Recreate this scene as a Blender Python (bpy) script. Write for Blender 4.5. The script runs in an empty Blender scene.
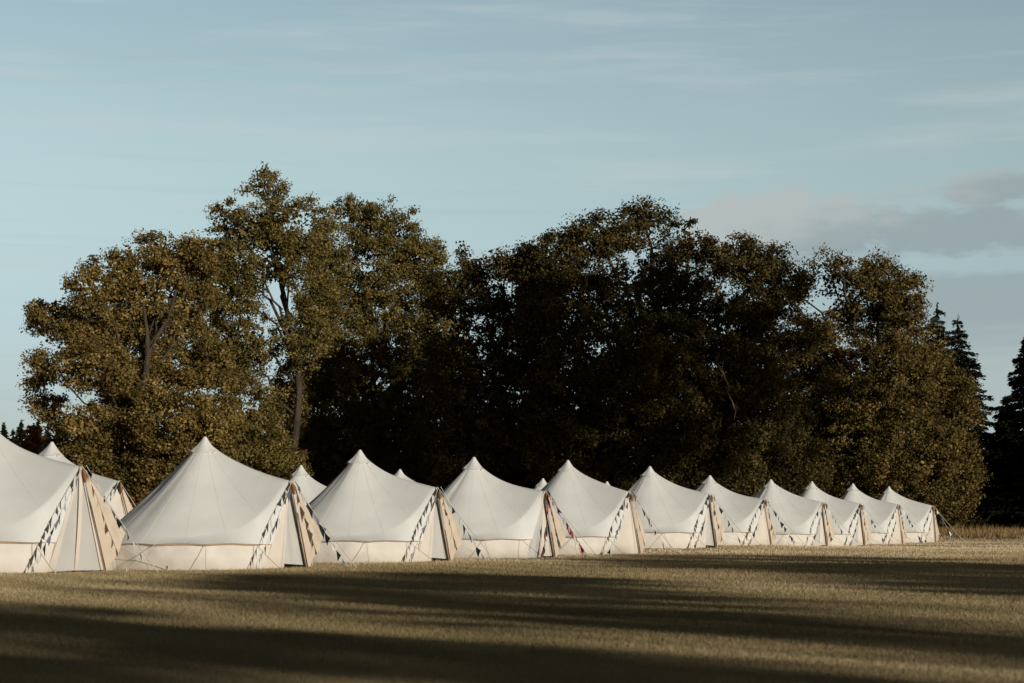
import bpy, math, random
import numpy as np
from mathutils import Vector, noise, Euler

R = math.radians
scene = bpy.context.scene
COL = scene.collection
rng = np.random.default_rng(7)

# ------------------------------------------------------------------ viewpoint
FOC, HOR, CAMZ = 1850.0, 524.2, 0.995      # focal length in pixels, horizon row, eye height (m)
SUN_A, SUN_E = R(38), R(12)               # sun: right of straight-behind, low


def at(px, py, Y):
    return ((px - 512) / FOC * Y, Y, CAMZ + (HOR - py) / FOC * Y)


def sstep(a, b, x):
    t = np.clip((x - a) / (b - a), 0, 1)
    return t * t * (3 - 2 * t)


def ground(x, y):
    x = np.asarray(x, float); y = np.asarray(y, float)
    z = 0.17 * np.exp(-((x - 6.3) / 6) ** 2 - ((y - 73) / 11) ** 2)
    z = z + 0.5 * sstep(103, 128, y)
    z = z + 0.012 * np.sin(x * .7 + 1) * np.sin(y * .45) + 0.02 * np.sin(x * .21 + y * .17)
    return z


# ------------------------------------------------------------------ mesh helpers
def mesh_np(name, V, F, smooth=False, attr=None):
    """one mesh from arrays; F is an (n,k) index array"""
    V = np.asarray(V, np.float32); F = np.asarray(F, np.int32)
    me = bpy.data.meshes.new(name)
    n, k = F.shape
    me.vertices.add(len(V)); me.vertices.foreach_set('co', V.ravel())
    me.loops.add(n * k); me.loops.foreach_set('vertex_index', F.ravel())
    me.polygons.add(n)
    me.polygons.foreach_set('loop_start', np.arange(0, n * k, k, dtype=np.int32))
    if smooth:
        me.polygons.foreach_set('use_smooth', np.ones(n, dtype=bool))
    if attr is not None:
        for nm, arr in attr.items():
            a = me.attributes.new(nm, 'FLOAT', 'FACE')
            a.data.foreach_set('value', np.asarray(arr, np.float32))
    me.update(); me.validate()
    return me


class MB:
    """collects quads / tris / tubes for ONE mesh"""
    def __init__(self):
        self.v = []; self.f = []

    def add(self, vs, fs):
        o = len(self.v)
        self.v += [tuple(p) for p in vs]
        self.f += [tuple(i + o for i in f) for f in fs]

    def grid(self, P, closed=False):
        """P: rows x cols of points"""
        r, c = len(P), len(P[0])
        vs = [p for row in P for p in row]
        fs = []
        for i in range(r - 1):
            for j in range(c if closed else c - 1):
                j2 = (j + 1) % c
                fs.append((i * c + j, i * c + j2, (i + 1) * c + j2, (i + 1) * c + j))
        self.add(vs, fs)

    def tube(self, path, rad, sides=6):
        path = [Vector(p) for p in path]
        n = len(path)
        if not hasattr(rad, '__len__'):
            rad = [rad] * n
        rows = []
        ref = Vector((0.31, 0.17, 0.93))
        for i, p in enumerate(path):
            d = (path[min(i + 1, n - 1)] - path[max(i - 1, 0)]).normalized()
            a = d.cross(ref)
            if a.length < 1e-3:
                a = d.cross(Vector((1, 0, 0)))
            a.normalize(); b = d.cross(a)
            rows.append([p + (a * math.cos(2 * math.pi * k / sides) + b * math.sin(2 * math.pi * k / sides)) * rad[i]
                         for k in range(sides)])
        self.grid(rows, closed=True)
        o = len(self.v)
        self.add([path[-1]], [])
        base = o - sides
        self.f += [(base + k, base + (k + 1) % sides, o) for k in range(sides)]

    def mesh(self, name, smooth=True):
        me = bpy.data.meshes.new(name)
        me.from_pydata(self.v, [], self.f)
        if smooth:
            me.polygons.foreach_set('use_smooth', [True] * len(me.polygons))
        me.update()
        return me


def obj(name, me, mat=None, parent=None, **props):
    if isinstance(me, MB):
        me = me.mesh(name)
    o = bpy.data.objects.new(name, me)
    if mat is not None and not me.materials:
        me.materials.append(mat)
    COL.objects.link(o)
    if parent:
        o.parent = parent
    for k, v in props.items():
        o[k] = v
    return o


def thing(name, loc, label, category, group=None, rz=0):
    o = bpy.data.objects.new(name, None)
    o.empty_display_size = .3
    COL.objects.link(o)
    o.location = loc; o.rotation_euler = (0, 0, rz)
    o['label'] = label; o['category'] = category
    if group:
        o['group'] = group
    return o


# ------------------------------------------------------------------ materials
def new_mat(name):
    m = bpy.data.materials.new(name); m.use_nodes = True
    nt = m.node_tree
    for n in list(nt.nodes):
        nt.nodes.remove(n)
    return m, nt, nt.nodes, nt.links


def ramp(N, stops):
    r = N.new('ShaderNodeValToRGB')
    el = r.color_ramp.elements
    while len(el) < len(stops):
        el.new(.5)
    for e, (p, c) in zip(el, stops):
        e.position = p; e.color = (*c, 1)
    return r


def leaf_mat(name, c0, c1, c2, trans=.22, rough=.55):
    m, nt, N, L = new_mat(name)
    a = N.new('ShaderNodeAttribute'); a.attribute_name = 'tint'
    r = ramp(N, [(0, c0), (.55, c1), (1, c2)])
    L.new(a.outputs['Fac'], r.inputs[0])
    p = N.new('ShaderNodeBsdfPrincipled')
    p.inputs['Roughness'].default_value = rough
    p.inputs['Specular IOR Level'].default_value = .06
    L.new(r.outputs[0], p.inputs['Base Color'])
    t = N.new('ShaderNodeBsdfTranslucent'); L.new(r.outputs[0], t.inputs[0])
    mx = N.new('ShaderNodeMixShader'); mx.inputs[0].default_value = trans
    L.new(p.outputs[0], mx.inputs[1]); L.new(t.outputs[0], mx.inputs[2])
    o = N.new('ShaderNodeOutputMaterial'); L.new(mx.outputs[0], o.inputs[0])
    return m


def cloth_mat(name, col, var=.05, trans=.12, weave=True, dirt=None):
    m, nt, N, L = new_mat(name)
    tc = N.new('ShaderNodeTexCoord')
    n1 = N.new('ShaderNodeTexNoise'); n1.inputs['Scale'].default_value = 1.6; n1.inputs['Detail'].default_value = 5
    L.new(tc.outputs['Object'], n1.inputs['Vector'])
    d = tuple(c * (1 - 2.4 * var) for c in col)
    r = ramp(N, [(.3, d), (.62, col)])
    L.new(n1.outputs['Fac'], r.inputs[0])
    colout = r.outputs[0]
    if dirt:      # grubby splashes low on the cloth
        sx = N.new('ShaderNodeSeparateXYZ'); L.new(tc.outputs['Object'], sx.inputs[0])
        n3 = N.new('ShaderNodeTexNoise'); n3.inputs['Scale'].default_value = 5
        n3.inputs['Detail'].default_value = 6
        L.new(tc.outputs['Object'], n3.inputs['Vector'])
        mp = N.new('ShaderNodeMapRange'); mp.inputs[1].default_value = .0; mp.inputs[2].default_value = .3
        mp.inputs[3].default_value = .75; mp.inputs[4].default_value = 0
        L.new(sx.outputs[2], mp.inputs[0])
        mu = N.new('ShaderNodeMath'); mu.operation = 'MULTIPLY'
        L.new(mp.outputs[0], mu.inputs[0]); L.new(n3.outputs['Fac'], mu.inputs[1])
        mc = N.new('ShaderNodeMix'); mc.data_type = 'RGBA'
        L.new(mu.outputs[0], mc.inputs[0]); L.new(colout, mc.inputs[6]); mc.inputs[7].default_value = (*dirt, 1)
        colout = mc.outputs[2]
    p = N.new('ShaderNodeBsdfPrincipled'); p.inputs['Roughness'].default_value = .85
    p.inputs['Specular IOR Level'].default_value = .15
    L.new(colout, p.inputs['Base Color'])
    if weave:
        n2 = N.new('ShaderNodeTexNoise'); n2.inputs['Scale'].default_value = 3.5; n2.inputs['Detail'].default_value = 4
        L.new(tc.outputs['Object'], n2.inputs['Vector'])
        b = N.new('ShaderNodeBump'); b.inputs['Strength'].default_value = .12; b.inputs['Distance'].default_value = .05
        L.new(n2.outputs['Fac'], b.inputs['Height']); L.new(b.outputs[0], p.inputs['Normal'])
    t = N.new('ShaderNodeBsdfTranslucent'); L.new(colout, t.inputs[0])
    mx = N.new('ShaderNodeMixShader'); mx.inputs[0].default_value = trans
    L.new(p.outputs[0], mx.inputs[1]); L.new(t.outputs[0], mx.inputs[2])
    o = N.new('ShaderNodeOutputMaterial'); L.new(mx.outputs[0], o.inputs[0])
    return m


def bark_mat(name, c0, c1):
    m, nt, N, L = new_mat(name)
    tc = N.new('ShaderNodeTexCoord')
    mp = N.new('ShaderNodeMapping'); mp.inputs['Scale'].default_value = (5, 5, .8)
    L.new(tc.outputs['Object'], mp.inputs[0])
    n = N.new('ShaderNodeTexNoise'); n.inputs['Scale'].default_value = 2; n.inputs['Detail'].default_value = 6
    L.new(mp.outputs[0], n.inputs['Vector'])
    r = ramp(N, [(.3, c0), (.7, c1)]); L.new(n.outputs['Fac'], r.inputs[0])
    p = N.new('ShaderNodeBsdfPrincipled'); p.inputs['Roughness'].default_value = .9
    L.new(r.outputs[0], p.inputs['Base Color'])
    b = N.new('ShaderNodeBump'); b.inputs['Strength'].default_value = .7; b.inputs['Distance'].default_value = .08
    L.new(n.outputs['Fac'], b.inputs['Height']); L.new(b.outputs[0], p.inputs['Normal'])
    o = N.new('ShaderNodeOutputMaterial'); L.new(p.outputs[0], o.inputs[0])
    return m


M = {}
M['roof'] = cloth_mat('roof_canvas', (.77, .76, .72), .03, .08)
M['wall'] = cloth_mat('wall_canvas', (.76, .70, .62), .06, .06, dirt=(.42, .33, .22))
M['flap'] = cloth_mat('flap_canvas', (.76, .63, .49), .06, .18)
M['door'] = cloth_mat('door_canvas', (.76, .68, .585), .05, .08, dirt=(.45, .36, .25))
M['mesh'] = cloth_mat('door_net', (.65, .63, .59), .04, .2, weave=False)
M['trim'] = cloth_mat('tan_trim', (.50, .35, .22), .1, .0, weave=False)
M['rope'] = cloth_mat('rope', (.62, .56, .45), .05, .0, weave=False)
M['pole'] = cloth_mat('brown_leather', (.28, .13, .05), .08, .0, weave=False)
M['sheet'] = cloth_mat('groundsheet', (.20, .12, .07), .1, .0, weave=False)
M['navy'] = cloth_mat('navy_cloth', (.014, .016, .026), .05, .03, weave=False)
M['slate'] = cloth_mat('slate_cloth', (.15, .17, .21), .06, .1, weave=False)
M['white'] = cloth_mat('white_cloth', (.72, .71, .68), .05, .15, weave=False)
M['grey'] = cloth_mat('grey_cloth', (.36, .37, .38), .08, .1, weave=False)
M['red'] = cloth_mat('red_cloth', (.35, .045, .035), .08, .1, weave=False)
M['pink'] = cloth_mat('pink_cloth', (.55, .22, .2), .08, .1, weave=False)
M['bark'] = bark_mat('bark', (.022, .015, .009), (.075, .052, .03))
M['bark_oak'] = bark_mat('oak_bark', (.06, .04, .022), (.22, .15, .08))
M['leaf_gold'] = leaf_mat('leaf_gold', (.052, .041, .012), (.140, .099, .029), (.40, .275, .090), .14)
M['leaf_airy'] = leaf_mat('leaf_airy', (.048, .042, .012), (.128, .098, .028), (.33, .245, .080), .16)
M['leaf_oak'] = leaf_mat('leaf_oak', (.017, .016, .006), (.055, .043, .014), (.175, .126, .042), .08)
M['leaf_chest'] = leaf_mat('leaf_chestnut', (.033, .027, .008), (.092, .067, .020), (.29, .203, .064), .10)
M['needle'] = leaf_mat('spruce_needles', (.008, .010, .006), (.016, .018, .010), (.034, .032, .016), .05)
M['russet'] = leaf_mat('russet_leaves', (.09, .035, .012), (.19, .07, .024), (.27, .12, .04), .2)
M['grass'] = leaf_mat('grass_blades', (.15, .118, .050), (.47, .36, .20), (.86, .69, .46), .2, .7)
M['hay'] = leaf_mat('dry_tall_grass', (.16, .10, .04), (.32, .21, .09), (.46, .34, .17), .2, .7)


def ground_mat():
    m, nt, N, L = new_mat('field_turf')
    g = N.new('ShaderNodeNewGeometry')
    n1 = N.new('ShaderNodeTexNoise'); n1.inputs['Scale'].default_value = .22; n1.inputs['Detail'].default_value = 6
    n2 = N.new('ShaderNodeTexNoise'); n2.inputs['Scale'].default_value = 9; n2.inputs['Detail'].default_value = 8
    for n in (n1, n2):
        L.new(g.outputs['Position'], n.inputs['Vector'])
    mx = N.new('ShaderNodeMath'); mx.operation = 'MULTIPLY_ADD'
    L.new(n1.outputs['Fac'], mx.inputs[0]); mx.inputs[1].default_value = .6
    ml = N.new('ShaderNodeMath'); ml.operation = 'MULTIPLY'; ml.inputs[1].default_value = .4
    L.new(n2.outputs['Fac'], ml.inputs[0]); L.new(ml.outputs[0], mx.inputs[2])
    r = ramp(N, [(.32, (.20, .155, .075)), (.5, (.47, .36, .205)), (.68, (.66, .525, .335))])
    L.new(mx.outputs[0], r.inputs[0])
    p = N.new('ShaderNodeBsdfPrincipled'); p.inputs['Roughness'].default_value = .95
    p.inputs['Specular IOR Level'].default_value = .05
    L.new(r.outputs[0], p.inputs['Base Color'])
    n3 = N.new('ShaderNodeTexNoise'); n3.inputs['Scale'].default_value = 22; n3.inputs['Detail'].default_value = 8
    L.new(g.outputs['Position'], n3.inputs['Vector'])
    b = N.new('ShaderNodeBump'); b.inputs['Strength'].default_value = 1; b.inputs['Distance'].default_value = .12
    L.new(n3.outputs['Fac'], b.inputs['Height']); L.new(b.outputs[0], p.inputs['Normal'])
    o = N.new('ShaderNodeOutputMaterial'); L.new(p.outputs[0], o.inputs[0])
    return m


M['ground'] = ground_mat()

# ------------------------------------------------------------------ ground and grass
xs = np.concatenate([-np.geomspace(2500, 62, 24), np.linspace(-60, 60, 121), np.geomspace(62, 2500, 24)])
ys = np.concatenate([-np.geomspace(2500, 32, 20), np.linspace(-30, 150, 181), np.geomspace(152, 3000, 24)])
GX, GY = np.meshgrid(xs, ys)
GZ = ground(GX, GY)
nx, ny = len(xs), len(ys)
I = np.arange(nx * ny).reshape(ny, nx)
F = np.stack([I[:-1, :-1], I[:-1, 1:], I[1:, 1:], I[1:, :-1]], -1).reshape(-1, 4)
obj('ground', mesh_np('ground', np.stack([GX, GY, GZ], -1).reshape(-1, 3), F, True), M['ground'],
    kind='structure', label='dry summer field of short grass crossed by long tree shadows', category='ground')

# tents: apex px, apex py, base py, size, door azimuth tweak, door kind
FRONT = []
def tent_at(px):
    X = (px - 512) * .0312 / (1 - .001113 * (px - 512))
    q = .02326 + .001113 * (X + 7.14)
    return X, q * FOC, q

TENTS = []   # (X, Y, z0, scale, zscale, door azimuth, door kind, garland)
TENTS.append(dict(X=-11.6, Y=.0220 * FOC, apex=3.39, s=1.13, door='zipped'))
for px, py, dk in ((205, 438, 'open'), (360, 451, 'open'), (474, 458, 'half'), (568, 461, 'shut'), (650, 467, 'open'),
                   (710, 476, 'shut'), (771, 480, 'half'), (812, 482, 'half'), (853, 484, 'shut'), (889, 487, 'shut')):
    X, Y, q = tent_at(px)
    TENTS.append(dict(X=X, Y=Y, apex=CAMZ + (HOR - py) * q, s=1.0, door=dk))
BACK = []
for px, py, s in ((52, 443, 1.13), (301, 466, 1), (400, 470, 1), (543, 479, 1), (607, 482, 1)):
    h = 3.0 * s
    q = (h - CAMZ) / (HOR - py)
    BACK.append(dict(X=(px - 512) * q, Y=q * FOC, apex=h, s=s, door='shut'))


def grass():
    n = 1500000
    # more blades near the eye, fewer (and broader) far away
    u = rng.random(n)
    Y = 1 / (1 / 9.5 + u * (1 / 135 - 1 / 9.5)) ** 1.0
    far = rng.random(n) < .45
    Y = np.where(far, 9.5 * (135 / 9.5) ** rng.random(n), Y)
    X = (rng.random(n) * 2 - 1) * (Y * .33 + 1.5)
    keep = np.ones(n, bool)
    for t in TENTS + BACK:
        keep &= (X - t['X']) ** 2 + (Y - t['Y']) ** 2 > (2.52 * t['s']) ** 2
    X, Y = X[keep], Y[keep]; n = len(X)
    Z = ground(X, Y) - .004
    k = (Y / 14) ** .62
    patch = .5 + .5 * np.sin(X * .9 + 1.3 * np.sin(Y * .31)) * np.sin(Y * .53 + 1.7 * np.sin(X * .37))
    patch = .6 * patch + .4 * (.5 + .5 * np.sin(X * 2.7 + Y * 1.9 + 2 * np.sin(X * .8)) )
    h = (.011 + .024 * rng.random(n) ** 1.6) * (.75 + .5 * patch) * np.clip(k, .8, 2.2)
    tall = rng.random(n) < .004
    h = np.where(tall, h * 2.6, h)
    w = (.0023 + .0030 * rng.random(n)) * k * np.where(tall, .6, 1)
    a = rng.random(n) * 2 * math.pi
    lean = .1 + .6 * rng.random(n)
    b = rng.random(n) * 2 * math.pi
    ca, sa = np.cos(a) * w, np.sin(a) * w
    V = np.empty((n, 3, 3))
    V[:, 0] = np.stack([X - ca, Y - sa, Z], -1)
    V[:, 1] = np.stack([X + ca, Y + sa, Z], -1)
    V[:, 2] = np.stack([X + np.cos(b) * h * lean, Y + np.sin(b) * h * lean, Z + h], -1)
    big = np.sin(X * .23 + 2 * np.sin(Y * .11)) * np.sin(Y * .19 + X * .05 + 1)
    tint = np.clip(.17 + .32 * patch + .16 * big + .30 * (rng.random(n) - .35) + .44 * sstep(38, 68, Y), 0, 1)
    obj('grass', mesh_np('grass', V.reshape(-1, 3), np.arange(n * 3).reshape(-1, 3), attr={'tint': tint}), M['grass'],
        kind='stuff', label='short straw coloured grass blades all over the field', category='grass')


grass()


def tall_grass():
    n = 14000
    X = rng.uniform(24, 44, n); Y = rng.uniform(113, 128, n) + 3 * np.sin(X * .8)
    cl = .5 + .5 * np.sin(X * 1.7 + Y * .6) * np.sin(X * .73 + 1)
    Z = ground(X, Y) - .01
    h = (.15 + .5 * rng.random(n)) * (.35 + .9 * cl)
    w = .012 + .014 * rng.random(n)
    a = rng.random(n) * 6.283; b = rng.random(n) * 6.283
    V = np.empty((n, 3, 3))
    V[:, 0] = np.stack([X - np.cos(a) * w, Y - np.sin(a) * w, Z], -1)
    V[:, 1] = np.stack([X + np.cos(a) * w, Y + np.sin(a) * w, Z], -1)
    V[:, 2] = np.stack([X + np.cos(b) * h * .3, Y + np.sin(b) * h * .3, Z + h], -1)
    obj('tall_grass', mesh_np('tall_grass', V.reshape(-1, 3), np.arange(n * 3).reshape(-1, 3),
                              attr={'tint': rng.random(n)}), M['hay'], kind='stuff',
        label='tall golden dry grass along the foot of the wood at right', category='grass')


tall_grass()

# ------------------------------------------------------------------ bell tents
APEX = Vector((0, 0, 3.0))
DA = Vector((2.44, 0, 1.97))                      # top of the door A-frame
LEG = [Vector((2.32, s * .82, 0)) for s in (-1, 1)]
EV = [DA.lerp(l, .72) for l in LEG]               # where the eave meets the A-frame
WN = 14                                           # guy points round the eave


def roof_mesh(seed, top):
    """canvas cone that sags from the peak to the eave and to the raised door frame"""
    B, sag = [], []
    NL, NR, NT = 9, 112, 30
    for i in range(NL):                            # right leg edge, going up from eave to door top
        k = 1 - i / NL
        B.append(DA.lerp(EV[1], k)); sag.append(.24 - .11 * k)
    for i in range(NL):
        k = i / NL
        B.append(DA.lerp(EV[0], k)); sag.append(.24 - .11 * k)
    th0 = math.atan2(EV[1].y, EV[1].x)
    a0, a1 = -th0, -(2 * math.pi - th0)
    for i in range(NR):
        k = i / (NR - 1)
        th = a0 + (a1 - a0) * k
        ph = (th / (2 * math.pi) * WN) % 1
        sc = abs(2 * ph - 1)                        # 1 at guy points, 0 between
        e = min(1, min(k, 1 - k) * 14)
        r = 2.42 + (.09 + .035 * (sc ** 1.5)) * e
        z = .555 + .022 * (1 - sc ** 2) * e
        B.append(Vector((r * math.cos(th), r * math.sin(th), z)))
        sag.append(.10 + .025 * math.sin(th * 3 + seed))
    rows = []
    o = seed * 17.3
    for j in range(NT + 1):
        t = (j / NT) ** 1.05
        row = []
        for b, s in zip(B, sag):
            p = APEX.lerp(b, t)
            th = math.atan2(b.y, b.x)
            p.z -= s * (1 + .16 * math.sin(seed * 2.1)) * math.sin(math.pi * t ** .72)
            env = math.sin(math.pi * min(1, t * 1.0)) if t < 1 else 0
            c, sn = math.cos(th), math.sin(th)
            # long tension creases from the peak, softer billow lower down
            w1 = noise.noise(Vector((c * 3.5 + o, sn * 3.5, t * 1.2)))
            w2 = noise.noise(Vector((c * 9 + o, sn * 9 + 5, t * 1.6)))
            w3 = abs(((th / (2 * math.pi) * WN) % 1) - .5) * 2   # seam ridges
            d = env * (.05 * w1 + .02 * w2) + .02 * (w3 ** 6) * env
            p += Vector((c * .6, sn * .6, .8)) * d
            row.append(p)
        rows.append(row)
    # let the cloth relax between its fixed edges (peak and hem), as canvas under tension does
    P = np.array([[tuple(p) for p in r] for r in rows])
    lift = P.copy()
    az = np.abs(np.degrees(np.arctan2([b.y for b in B], [b.x for b in B])))
    wc = (1 - sstep(45, 95, az))[None, :, None] * sstep(.05, .2, np.linspace(0, 1, NT + 1))[:, None, None]
    wc = wc * .9
    wc[-1] = 0
    wc[:, NL] = 0                                  # the ridge to the door pole is held taut
    for it in range(90):
        avg = (np.roll(P, 1, 1) + np.roll(P, -1, 1)) * .5
        P = P + (avg - P) * wc
    m = MB(); m.grid([[tuple(p) for p in r] for r in P], closed=True)
    for c in range(2 * NL, 2 * NL + NR, 8):        # sewn panel seams, from the peak to each guy point
        m.tube([tuple(P[j, c]) for j in range(NT + 1)], .0045, 4)
    return m


def wall_pts(seed, t, k, off=0):
    th0 = math.atan2(EV[1].y, EV[1].x); th1 = math.atan2(LEG[1].y, LEG[1].x)
    tt = -(th0 + (2 * math.pi - 2 * th0) * k)
    tb = -(th1 + (2 * math.pi - 2 * th1) * k)
    e = min(1, min(k, 1 - k) * 14)
    rt = 2.40 + .055 * e; rb = 2.47 + .04 * e
    th = tt * (1 - t) + tb * t
    w = noise.noise(Vector((math.cos(th) * 7 + seed * 9.1, math.sin(th) * 7, t * 1.5)))
    w2 = noise.noise(Vector((math.cos(th) * 19 + seed * 3.1, math.sin(th) * 19, t * 3)))
    r = rt * (1 - t) + rb * t + (.045 * w + .018 * w2) * math.sin(math.pi * min(1, .12 + t * .88)) + off
    return Vector((r * math.cos(th), r * math.sin(th), .58 * (1 - t) - .01 * t))


def wall_mesh(seed):
    m = MB()
    m.grid([[wall_pts(seed, j / 8, i / 160) for i in range(161)] for j in range(9)])
    return m


def trim_mesh(seed):
    """tan binding that hangs below the eave, interrupted by the toggles"""
    m = MB()
    th0 = math.atan2(EV[1].y, EV[1].x)
    rows = [[], []]
    for i in range(161):
        k = i / 160
        th = -(th0 + .01 + (2 * math.pi - 2 * th0 - .02) * k)
        ph = (th / (2 * math.pi) * WN) % 1
        sc = abs(2 * ph - 1); e = min(1, min(k, 1 - k) * 14)
        r = 2.415 + (.09 + .035 * (sc ** 1.5)) * e - .006
        z = .548 + .022 * (1 - sc ** 2) * e
        dr = .014 + .024 * max(0, .35 + noise.noise(Vector((th * 2.2, seed * 5.7, 0))))
        rows[0].append((r * math.cos(th), r * math.sin(th), z))
        rows[1].append(((r - .012) * math.cos(th), (r - .012) * math.sin(th), z - dr))
    m.grid(rows)
    return m


def panel(P, Q, S, nu=10, nv=14, bulge=.04, seed=0, fold=.02):
    """soft triangular cloth with corners P (top), Q and S (bottom)"""
    P, Q, S = Vector(P), Vector(Q), Vector(S)
    n = (Q - P).cross(S - P).normalized()
    rows = []
    for j in range(nv + 1):
        t = max(.012, j / nv)
        a, b = P.lerp(Q, t), P.lerp(S, t)
        row = []
        for i in range(nu + 1):
            u = i / nu
            w = math.sin(u * math.pi * 3 + seed) * fold * t + noise.noise(Vector((u * 4, t * 3, seed * 3.3))) * fold * 1.4
            row.append(a.lerp(b, u) + n * (bulge * math.sin(math.pi * u) * t + w * math.sin(math.pi * min(1, u * 1.0)) ** .5 if 0 < u < 1 else 0))
        rows.append(row)
    m = MB(); m.grid(rows)
    return m


def cap_mesh(seed):
    """vent hood round the peak: a little cone whose hem lifts over the vents"""
    m = MB(); rows = []
    for j in range(6):
        t = j / 5
        row = []
        for i in range(36):
            th = 2 * math.pi * i / 36
            lift = max(0, math.cos(3 * th + .7)) ** 5
            r = .03 + t * (.285 + .022 * lift)
            z = 3.03 - t * (.375 - .06 * lift) - .03 * math.sin(math.pi * t)
            row.append((r * math.cos(th), r * math.sin(th), z))
        rows.append(row)
    m.grid(rows, closed=True)
    m.add([(0, 0, 3.06)], [])
    return m


def rope(m, a, b, r=.007, sag=.02, n=5):
    a, b = Vector(a), Vector(b)
    m.tube([a.lerp(b, i / n) - Vector((0, 0, sag * math.sin(math.pi * i / n))) for i in range(n + 1)], r, 5)


def make_tent(i, t, label, ropes, group, full=True):
    z0 = float(ground(t['X'], t['Y']))
    T = thing('bell_tent', (t['X'], t['Y'], z0), label, 'tent', group, rz=R(-34 + t.get('dz', 0) + 5 * float(sstep(0, 1, (60 - t['Y']) / 12)) + 2.2 * math.sin(i * 2.7 + .4)))
    T.scale = (t['s'], t['s'], (t['apex'] - z0) / 3.0)
    sd = i + 1
    obj('roof_canvas', roof_mesh(sd, 0), M['roof'], T)
    obj('wall_canvas', wall_mesh(sd), M['wall'], T)
    obj('eave_trim', trim_mesh(sd), M['trim'], T)
    obj('vent_hood', cap_mesh(sd), M['roof'], T)
    for k in range(3):
        th = (2 * math.pi * k - .7) / 3
        v = MB()
        c, s = math.cos(th), math.sin(th)
        pr = lambda r, w, z: (r * c - w * s, r * s + w * c, z)
        v.add([pr(.30, -.05, 2.60), pr(.30, .05, 2.60), pr(.36, .035, 2.685), pr(.36, -.035, 2.685)], [(0, 1, 2, 3)])
        obj('vent_toggle', v, M['flap'], T)
    # door
    ins = Vector((-.05, 0, 0))
    top = DA + ins + Vector((0, 0, -.04)); q, s_ = LEG[0] + ins + Vector((0, .03, .01)), LEG[1] + ins + Vector((0, -.03, .01))
    kind = t['door']
    if kind == 'zipped':
        d = panel(top, q, s_, bulge=.03, seed=sd, fold=.006)
        D = obj('door_panel', d, M['mesh'], T)
        for a, b, c in ((top, q, q.lerp(s_, .13)), (top, s_.lerp(q, .05), s_)):
            f = panel(a, b, c, nu=3, bulge=.0, seed=sd, fold=.002)
            for n_, v_ in enumerate(f.v):
                f.v[n_] = (v_[0] + .035, v_[1], v_[2])
            obj('door_border', f, M['door'], D)
        z = MB(); mid = q.lerp(s_, .5)
        z.grid([[top.lerp(mid, k / 8) + Vector((.04 + .03 * math.sin(math.pi * k / 8), w, 0)) for w in (-.05, .05)] for k in range(9)])
        obj('zip', z, M['door'], D)
    elif kind == 'open':
        c1 = q.lerp(s_, .43); c2 = q.lerp(s_, .47)
        obj('door_panel', panel(top, q, c1 + Vector((.06, 0, 0)), bulge=.07, seed=sd, fold=.03), M['door'], T)
        obj('inner_panel', panel(top + Vector((-.06, 0, -.05)), c2 + Vector((-.07, 0, .1)), s_ + Vector((-.05, 0, .05)), bulge=.03, seed=sd + 3, fold=.02), M['mesh'], T)
    elif kind == 'half':
        c1 = q.lerp(s_, .5)
        obj('door_panel', panel(top, q, c1 + Vector((.03, 0, 0)), bulge=.05, seed=sd, fold=.03), M['mesh'], T)
        obj('inner_panel', panel(top + Vector((-.05, 0, -.05)), q.lerp(s_, .46) + Vector((-.07, 0, .04)), s_ + Vector((-.04, 0, .04)), bulge=.03, seed=sd + 3, fold=.02), M['door'], T)
    else:
        d = obj('door_panel', panel(top, q, s_, bulge=.05, seed=sd, fold=.014), M['door'], T)
    # door flap tied back to the far side
    tip = Vector((2.46, 1.24, .72)) if kind != 'shut' else Vector((2.42, 1.02, .55))
    FL = MB()
    f1 = panel(DA + Vector((.03, .01, -.02)), tip, LEG[1] + Vector((.04, -.02, .01)), bulge=-.06, seed=sd + 5, fold=.035)
    FL.add(f1.v, f1.f)
    obj('door_flap', FL, M['flap'], T)
    # A-frame legs seen along the door edge, leather cap on their top
    for l in LEG:
        p = MB(); p.tube([DA + Vector((-.025, 0, 0)), l + Vector((-.025, 0, 0))], .017, 6)
        obj('door_pole', p, M['flap'], T)
    k = MB(); k.tube([DA + Vector((.02, .02, -.05)), DA + Vector((.06, .03, -.13)), DA + Vector((.06, .04, -.30))], [.025, .05, .02], 8)
    obj('pole_cap', k, M['pole'], T)
    gs = MB(); gs.add([(2.36 * math.cos(a * math.pi / 16), 2.36 * math.sin(a * math.pi / 16), .02) for a in range(32)], [tuple(range(32))])
    obj('groundsheet', gs, M['sheet'], T)
    # guy ropes (front and sides) with the pull of each guy point
    for g in ropes:
        th = 2 * math.pi * (g + .0) / WN
        m = MB()
        e = 3.65 + .25 * math.sin(g * 2.3 + sd)
        rope(m, (2.53 * math.cos(th), 2.53 * math.sin(th), .555), (e * math.cos(th), e * math.sin(th), .0), .0065)
        m.tube([(e * math.cos(th), e * math.sin(th), .09), ((e - .04) * math.cos(th), (e - .04) * math.sin(th), -.1)], .012, 5)
        obj('guy_rope', m, M['rope'], T)
    m = MB(); rope(m, DA + Vector((0, 0, .03)), (4.15, .15, 0), .009, .03)
    obj('guy_rope', m, M['rope'], T)
    return T


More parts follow.
